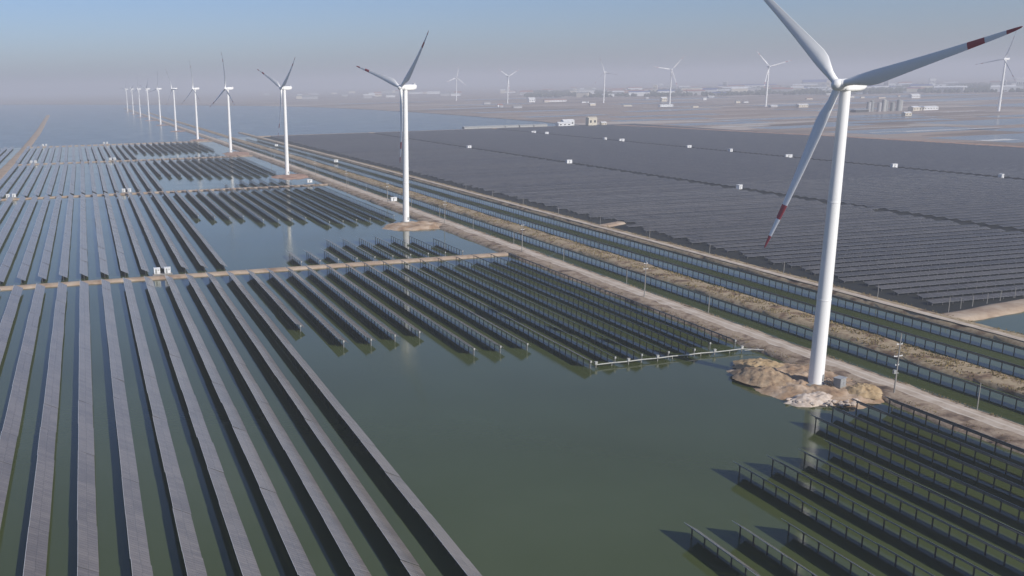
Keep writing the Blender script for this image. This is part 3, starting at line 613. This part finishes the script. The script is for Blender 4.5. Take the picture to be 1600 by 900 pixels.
# white pipe run joining the row ends to the pad
root = link('pipe_walkway', None, loc=(170.5, 298.5, 0)); prop(root, 'white pipe walkway joining panel row ends to the dike', 'walkway')
PW = [(-1.5, -.6), (5, -.2), (11.5, -.5), (17, .1), (23.5, -.2), (30, .5), (36, .1), (42, .7), (47.5, .2), (54, .4), (59.5, .8), (66, -3.2)]
for (a, b) in zip(PW, PW[1:]): mb = MB(); mb.tube((*a, 1.15), (*b, 1.15), 0.2, n=8); mb.box(((a[0] + b[0]) / 2, (a[1] + b[1]) / 2 + .35, 1.0), (abs(b[0] - a[0]), 0.5, 0.08)); obj('pipe', mb, ['dull'], root)
for k, a in enumerate(PW[:-1]):
    mb = MB(); mb.tube((a[0], a[1], -.8), (a[0], a[1], 1.1), 0.16, n=6); obj('pile', mb, ['concrete'], root)
for k in (0, 2, 4, 8, 10): mb = MB(); mb.box((PW[k][0], PW[k][1], 1.75), (0.9, 0.7, 1.0)); mb.box((PW[k][0], PW[k][1], 2.28), (1.05, 0.85, 0.08)); obj('junction_box', mb, ['dull'], root)

# ------------------------------------------------------------------ inverter cabins
def cabin_parts(root, w=3.0, d=2.4, h=2.7, z0=0.0):
    mb = MB(); mb.box((0, 0, z0 + h / 2), (w, d, h)); obj('body', mb, ['cabin'], root)
    mb = MB(); mb.box((0, 0, z0 + h + .09), (w + .35, d + .35, .18)); obj('roof', mb, ['cabin'], root)
    mb = MB(); mb.box((-.55, -d / 2 - .03, z0 + h * .47), (1.0, .06, h * .8)); mb.box((-.2, -d / 2 - .07, z0 + h * .45), (.08, .06, .3)); obj('door', mb, ['grey'], root)
    mb = MB()
    for q in range(5): mb.box((.75, -d / 2 - .03, z0 + h * .55 + q * .2), (.9, .06, .1))
    obj('vent', mb, ['grey'], root)
def cabin(x, y, z, label, group, w=3.0, d=2.4, h=2.7, rz=0.0, plat=True):
    root = link('inverter_cabin', None, loc=(x, y, z), rot=(0, 0, rz)); prop(root, label, 'cabin', group); cabin_parts(root, w, d, h, 0.35)
    mb = MB(); mb.box((0, 0, .15), (w + .6, d + .6, .3)); obj('plinth', mb, ['concrete'], root)
    return root
DN = ['nearest', 'second', 'third', 'farthest']
for i, y in enumerate((528.6, 974.2, 1431, 1865)):
    for j, (xc, sd) in enumerate(((34.3, 'middle'), (-73.0, 'left'))):
        if i == 0 and j == 1: continue
        pr = link('equipment_platform', None, loc=(xc, y - 1.2, 0)); prop(pr, f'piled platform carrying white cabins at the {sd} of the {DN[i]} cross dike', 'platform', 'equipment platforms on the cross dikes')
        mb = MB(); mb.box((0, 0, 1.55), (10.5, 4.4, .3)); obj('deck', mb, ['concrete'], pr)
        for a in (-4.8, 0, 4.8):
            for b in (-1.9, 1.9): mb = MB(); mb.tube((a, b, -1), (a, b, 1.4), .22, n=6); obj('pile', mb, ['concrete'], pr)
        mb = MB()
        for a in (-5, 0, 5): mb.tube((a, -2.1, 1.7), (a, -2.1, 2.8), .05, n=4)
        mb.tube((-5, -2.1, 2.8), (5, -2.1, 2.8), .05, n=4); obj('railing', mb, ['dark'], pr)
        for s, sdn in ((-2.8, 'left'), (2.8, 'right')): cabin(xc + s, y - 0.9, 1.7, f'{sdn} white cabin of the pair at the {sd} of the {DN[i]} cross dike', 'white cabins on the cross dikes', 3.2, 2.6, 2.9)
LANE1 = [(563.5, 757), (550 + 13, 1081), (544 + 19, 1405), (538 + 25, 1711)]
LANE2 = [(836, 735), (836, 864), (836, 1029), (836, 1143), (836, 1238), (836, 1422), (836, 1475), (836, 1691), (836, 1746)]
for k, (x, y) in enumerate(LANE1): cabin(x + 1.5, y, 0.6, f'{o(k + 1)} nearest white cabin on the first lane through the farm', 'white cabins along the farm lanes', 6.0 + 1.3 * (k % 3), 3.2, 3.6 + .3 * (k % 2), rz=0.5 - .35 * (k % 2)); 
for k, (x, y) in enumerate(LANE2): cabin(x - 1, y, 0.6, f'{o(k + 1)} nearest white cabin on the second lane through the farm', 'white cabins along the farm lanes', 5.5 + 1.4 * (k % 3), 3.2, 3.5 + .4 * (k % 2), rz=0.4 - .3 * (k % 3))
for k, (x, y, l) in enumerate([(305, 1611, 'small white cabin on the canal bank, farthest of the bank cabins'), (312, 1236, 'small white cabin on the canal bank above the third turbine'), (220, 985, 'white cabin where the second cross dike meets the road'), (250.6, 794, 'pale grey cabin beside the road between first and second cross dikes')]):
    cabin(x, y, 1.5 if k != 1 else 1.2, l, None, 5.0, 3.0, 3.0)

# ------------------------------------------------------------------ poles
def pole(name, x, y, z, h, label, group, arms):
    root = link(name, None, loc=(x, y, z)); root.rotation_euler = (R(rnd.uniform(-1, 1)), R(rnd.uniform(-1, 1)), R(rnd.uniform(-8, 8))); prop(root, label, 'utility pole', group)
    mb = MB(); mb.tube((0, 0, -.5), (0, 0, h), .26 if arms else .17, .15 if arms else .12, n=8); obj('shaft', mb, ['concrete'], root)
    for (q, wd) in arms:
        mb = MB(); mb.box((0, .18, h * q), (wd, .16, .18)); a = obj('crossarm', mb, ['cabin'], root)
        for s in (-.46, 0, .46):
            mb = MB(); mb.tube((s * wd, .18, h * q), (s * wd, .18, h * q + .45), .10, .06, n=6); obj('insulator', mb, ['cabin'], a)
    if arms and len(arms) > 2:
        mb = MB(); mb.box((-.75, .1, h * .36), (.9, .7, 1.2)); mb.box((.0, .2, h * .33), (2.0, .2, .2)); obj('transformer', mb, ['grey'], root)
    return root
TP = [239, 389, 522, 652, 790, 925, 1060, 1195, 1330]
for k, y in enumerate(TP):
    x = 241.2 if y < 300 else 244
    pole('utility_pole', x, y, 1.4, 19.5 if k == 0 else 17, 'tall pole with crossarms on the dike right of the foreground turbine' if k == 0 else f'{o(k + 1)} nearest tall pole with crossarms along the dirt road', 'tall utility poles along the road', [(.82, 2.2), (.62, 3.2), (.47, 1.4)] if k == 0 else [(.93, 2.0), (.78, 2.4)])
for k in range(19):
    y = 219 + 66.6 * k
    pole('lamp_post', 252.4, y, 1.2, 8.2, f'{o(k + 1)} nearest short bare post along the canal edge of the road', 'short posts along the road edge', [])
for k, (x, y) in enumerate([(347, 321), (357.5, 325), (366, 327), (376, 329), (386, 331.5), (397, 334)]):
    pole('fence_post', x, y, 1.3, 6.5 if k == 0 else 4.2, f'{o(k + 1)} pale post from the left along the near edge of the farm', 'pale posts at the near farm edge', [])
for k in range(9): pole('bank_post', 334 + 3.6, 350 + 62 * k, 1.6, 6.0, f'{o(k + 1)} nearest thin post along the farm bank track', 'thin posts along the farm bank', [])

# ------------------------------------------------------------------ far buildings
def hall(name, x, y, w, d, h, rz, wall, roof, label, group=None, gable=0.35, cat='building', win=True):
    root = link(name, None, loc=(x, y, 0.6), rot=(0, 0, rz)); prop(root, label, cat, group)
    mb = MB(); mb.box((0, 0, h / 2), (w, d, h)); obj('wall', mb, [wall], root)
    mb = MB(); g = h * gable; a, b = w / 2 + .5, d / 2 + .6
    A = [(-a, -b, h + .05), (a, -b, h + .05), (a, b, h + .05), (-a, b, h + .05), (-a, 0, h + g), (a, 0, h + g)]
    for q in ((0, 1, 5, 4), (2, 3, 4, 5), (0, 4, 3), (1, 2, 5), (3, 2, 1, 0)): mb.face([A[i] for i in q])
    obj('roof', mb, [roof], root)
    if win:
        n = max(2, min(8, int(w / 8)))
        for k in range(n): mb = MB(); mb.box((-w / 2 + w * (k + .5) / n, -d / 2 - .05, h * .55), (w / n * .45, .12, h * .3)); obj('window', mb, ['dark'], root)
    return root
# long white sheds and the pump house at the far end of the farm
for k in range(6): hall('white_shed', 800 + 33 * k + rnd.uniform(-3, 3), 1990 + 3 * sin(k), 31.5, 14, 3.6, 0.0, 'dull', 'dull', f'{o(k + 1)} white shed from the left in the line behind the farm', 'white sheds behind the farm', gable=.45, win=False)
hall('white_shed', 1008, 1962, 30, 16, 7, 0, 'cabin', 'cabin', 'low white shed left of the cream pump house'); hall('white_shed', 1030, 1985, 26, 14, 10, 0, 'cabin', 'cabin', 'taller white shed close behind the low one near the pump house')
hall('pump_house', 1066, 1945, 20, 14, 17, 0, 'cream', 'cream', 'cream coloured pump house at the far corner of the farm', gable=.12)
hall('white_shed', 1092, 1940, 12, 9, 6, 0, 'cream', 'cabin', 'small cream shed right of the pump house')
# silo works
for k in range(8):
    x = 1990 + 15 * k; y = 2165 + 6 * sin(k * 1.9); hgt = [24, 27, 22, 29, 26, 21, 28, 25][k]
    root = link('silo', None, loc=(x, y, .6)); prop(root, f'{o(k + 1)} silo from the left in the works on the flats', 'silo', 'silos on the flats')
    mb = MB(); lathe(mb, [(5.2, 0), (5.2, hgt)], 24); obj('drum', mb, ['dull' if k in (3, 7) else 'grey_wall' if k in (0, 2) else 'grey'], root, weld=True)
    mb = MB(); lathe(mb, [(5.5, hgt), (5.5, hgt + .3), (1, hgt + 3), (.02, hgt + 3.1)], 24); obj('cone_roof', mb, ['dull' if k in (3, 7) else 'grey'], root, weld=True)
    mb = MB(); mb.tube((5.5, 0, 0), (5.5, 0, hgt + 2), .3, n=5); mb.tube((5.5, 0, hgt + 2), (0, 0, hgt + 4), .25, n=5); obj('ladder', mb, ['dark'], root)
hall('works_shed', 1958, 2160, 40, 20, 6, 0, 'dark', 'grey', 'dark low shed left of the silos'); hall('works_shed', 2128, 2150, 36, 18, 9, 0, 'cream', 'cabin', 'cream shed right of the silos'); hall('works_shed', 2178, 2160, 46, 18, 8, 0, 'cabin', 'cabin', 'white shed farther right of the silos')
hall('works_shed', 2150, 2610, 34, 16, 8, 0, 'cream', 'cabin', 'lone pale shed on flats left of the silos')
hall('farm_house', 1985, 4185, 30, 20, 16, 0, 'cabin', 'cabin', 'white block on flats above the long white sheds'); hall('farm_house', 2085, 4150, 110, 16, 8, 0, 'cabin', 'red_roof', 'long white shed with red roof on distant flats')
hall('farm_house', 1948, 3039, 50, 16, 6, 0, 'cabin', 'cabin', 'low white shed on flats left of a distant turbine'); hall('farm_house', 2360, 3700, 26, 16, 14, 0, 'cream', 'cabin', 'small cream block right of the turbine above the pump house')
hall('farm_house', 1860, 1905, 18, 12, 7, 0, 'cream', 'cabin', 'small pale hut by the ponds below the silos'); hall('farm_house', 3150, 3200, 40, 20, 12, 0, 'cabin', 'cabin', 'white block on the flats behind the silos')
hr = random.Random(4)
for k in range(26):
    x, y = hr.uniform(1500, 3400), hr.uniform(2600, 5200); hall('pump_hut', x, y, hr.uniform(10, 34), 10, hr.uniform(4, 8), hr.uniform(-.2, .2), hr.choice(['cabin', 'cream', 'grey_wall']), hr.choice(['cabin', 'red_roof', 'grey']), 'small pale hut scattered on the flats beyond the farm', 'small huts on the flats', win=False)
hall('blue_hall', 5600, 6560, 330, 120, 38, -.6, 'grey_wall', 'blue_roof', 'long blue roofed factory hall left of the foreground hub', gable=.5); hall('factory_hall', 5150, 6240, 170, 60, 22, -.6, 'cream', 'cabin', 'cream factory hall left of the blue roofed one'); hall('blue_hall', 5000, 6700, 420, 90, 24, -.6, 'cabin', 'blue_roof', 'low white hall with blue roof behind the cream factory')
tr = random.Random(33)
for k in range(120):
    t = tr.random(); ang = R(28 + 27 * t); dist = tr.uniform(5600, 8600); x, y = dist * sin(ang), dist * cos(ang)
    tall = tr.random() < .14; wd = tr.uniform(24, 46) if tall else tr.uniform(50, 130)
    wl = tr.choice(['cabin', 'cabin', 'cream', 'grey_wall', 'grey_wall']); rf = tr.choice(['cabin', 'grey', 'red_roof', 'blue_roof', 'cabin'])
    hall('town_building', x, y, wd, tr.uniform(18, 30), tr.uniform(36, 62) if tall else tr.uniform(12, 26), -ang + tr.uniform(-.3, .3), wl, rf, 'hazy tall block in the far town on the horizon' if tall else 'hazy low building in the far town on the horizon', 'tall blocks of the far town' if tall else 'low buildings of the far town', gable=.05 if tall else .3, win=tall)
for k in range(40):
    ang = R(tr.uniform(10, 29)); dist = tr.uniform(6800, 10500); x, y = dist * sin(ang), dist * cos(ang)
    hall('village_house', x, y, tr.uniform(40, 120), 24, tr.uniform(10, 24), -ang, tr.choice(['cabin', 'cream', 'grey_wall']), tr.choice(['cabin', 'red_roof', 'grey']), 'pale hazy house on the horizon left of the town', 'hazy houses left of the town', win=False)

# far belts of trees, uncountable
def clump(mb, x, y, z, s, r):
    n = 7
    rings = []
    for i in range(4):
        t = i / 3; rr = s * [.55, 1, .8, .25][i]
        rings.append([Vector((x + rr * r.uniform(.7, 1.25) * cos(2 * pi * k / n), y + rr * r.uniform(.7, 1.25) * sin(2 * pi * k / n), z + s * 1.7 * t + r.uniform(-.15, .15) * s)) for k in range(n)])
    for A, B in zip(rings, rings[1:]):
        for k in range(n): mb.face([A[k], A[(k + 1) % n], B[(k + 1) % n], B[k]])
    mb.face(rings[-1])
mb = MB()
for k in range(8500):
    ang = R(25 + 31 * tr.random()); dist = 5500 + 3200 * tr.random() ** 1.2
    if fbm(ang * 60, dist / 400, 1.5, 9) < -.12: continue
    clump(mb, dist * sin(ang), dist * cos(ang), .5, tr.uniform(5, 11), tr)
prop(obj('far_wood', mb, ['foliage']), 'hazy belt of trees around the far town', 'trees', kind='stuff')

# dry grass on the banks and dike shoulders
mb = MB(); gr = random.Random(5)
def tuft(x, y, z, h):
    for q in range(4):
        a = gr.uniform(0, pi * 2); w_ = h * .3; lx, ly = gr.uniform(-.5, .5) * h, gr.uniform(-.5, .5) * h
        mb.face([(x + cos(a) * w_, y + sin(a) * w_, z), (x - cos(a) * w_, y - sin(a) * w_, z), (x + lx, y + ly, z + h)])
for k in range(30000):
    c_ = gr.choice([(284.6, 6.3, .9), (284.6, 6.3, .9), (338.6, 5.0, .8), (238.6, 3.2, .55), (251.8, 2.2, .5)]); y = 95 + 1100 * gr.random() ** 1.7
    x = c_[0] + gr.uniform(-1, 1) * c_[1]
    if fbm(x, y, 9, 4) < -.08: continue
    e = abs(x - c_[0]) / c_[1]; tuft(x, y, 1.25 - .5 * e ** 3, gr.uniform(.35, 1.0) * c_[2])
prop(obj('dry_grass', mb, ['drygrass']), 'dry yellow grass growing along the earth banks', 'grass', kind='stuff')

# ------------------------------------------------------------------ haze
mb = MB(); mb.box((0, 18800, 105), (80000, 42000, 220)); hz = obj('haze', mb, []); prop(hz, 'pale blue haze lying over the water and flats', 'haze', kind='stuff')
m = bpy.data.materials.new('haze_air'); m.use_nodes = True; t = m.node_tree; t.nodes.remove(t.nodes['Principled BSDF'])
pv = t.nodes.new('ShaderNodeVolumePrincipled'); pv.inputs['Color'].default_value = (0.71, 0.735, 0.795, 1); pv.inputs['Density'].default_value = HAZE; pv.inputs['Anisotropy'].default_value = 0.0
t.links.new(pv.outputs[0], t.nodes['Material Output'].inputs['Volume']); hz.data.materials.append(m)
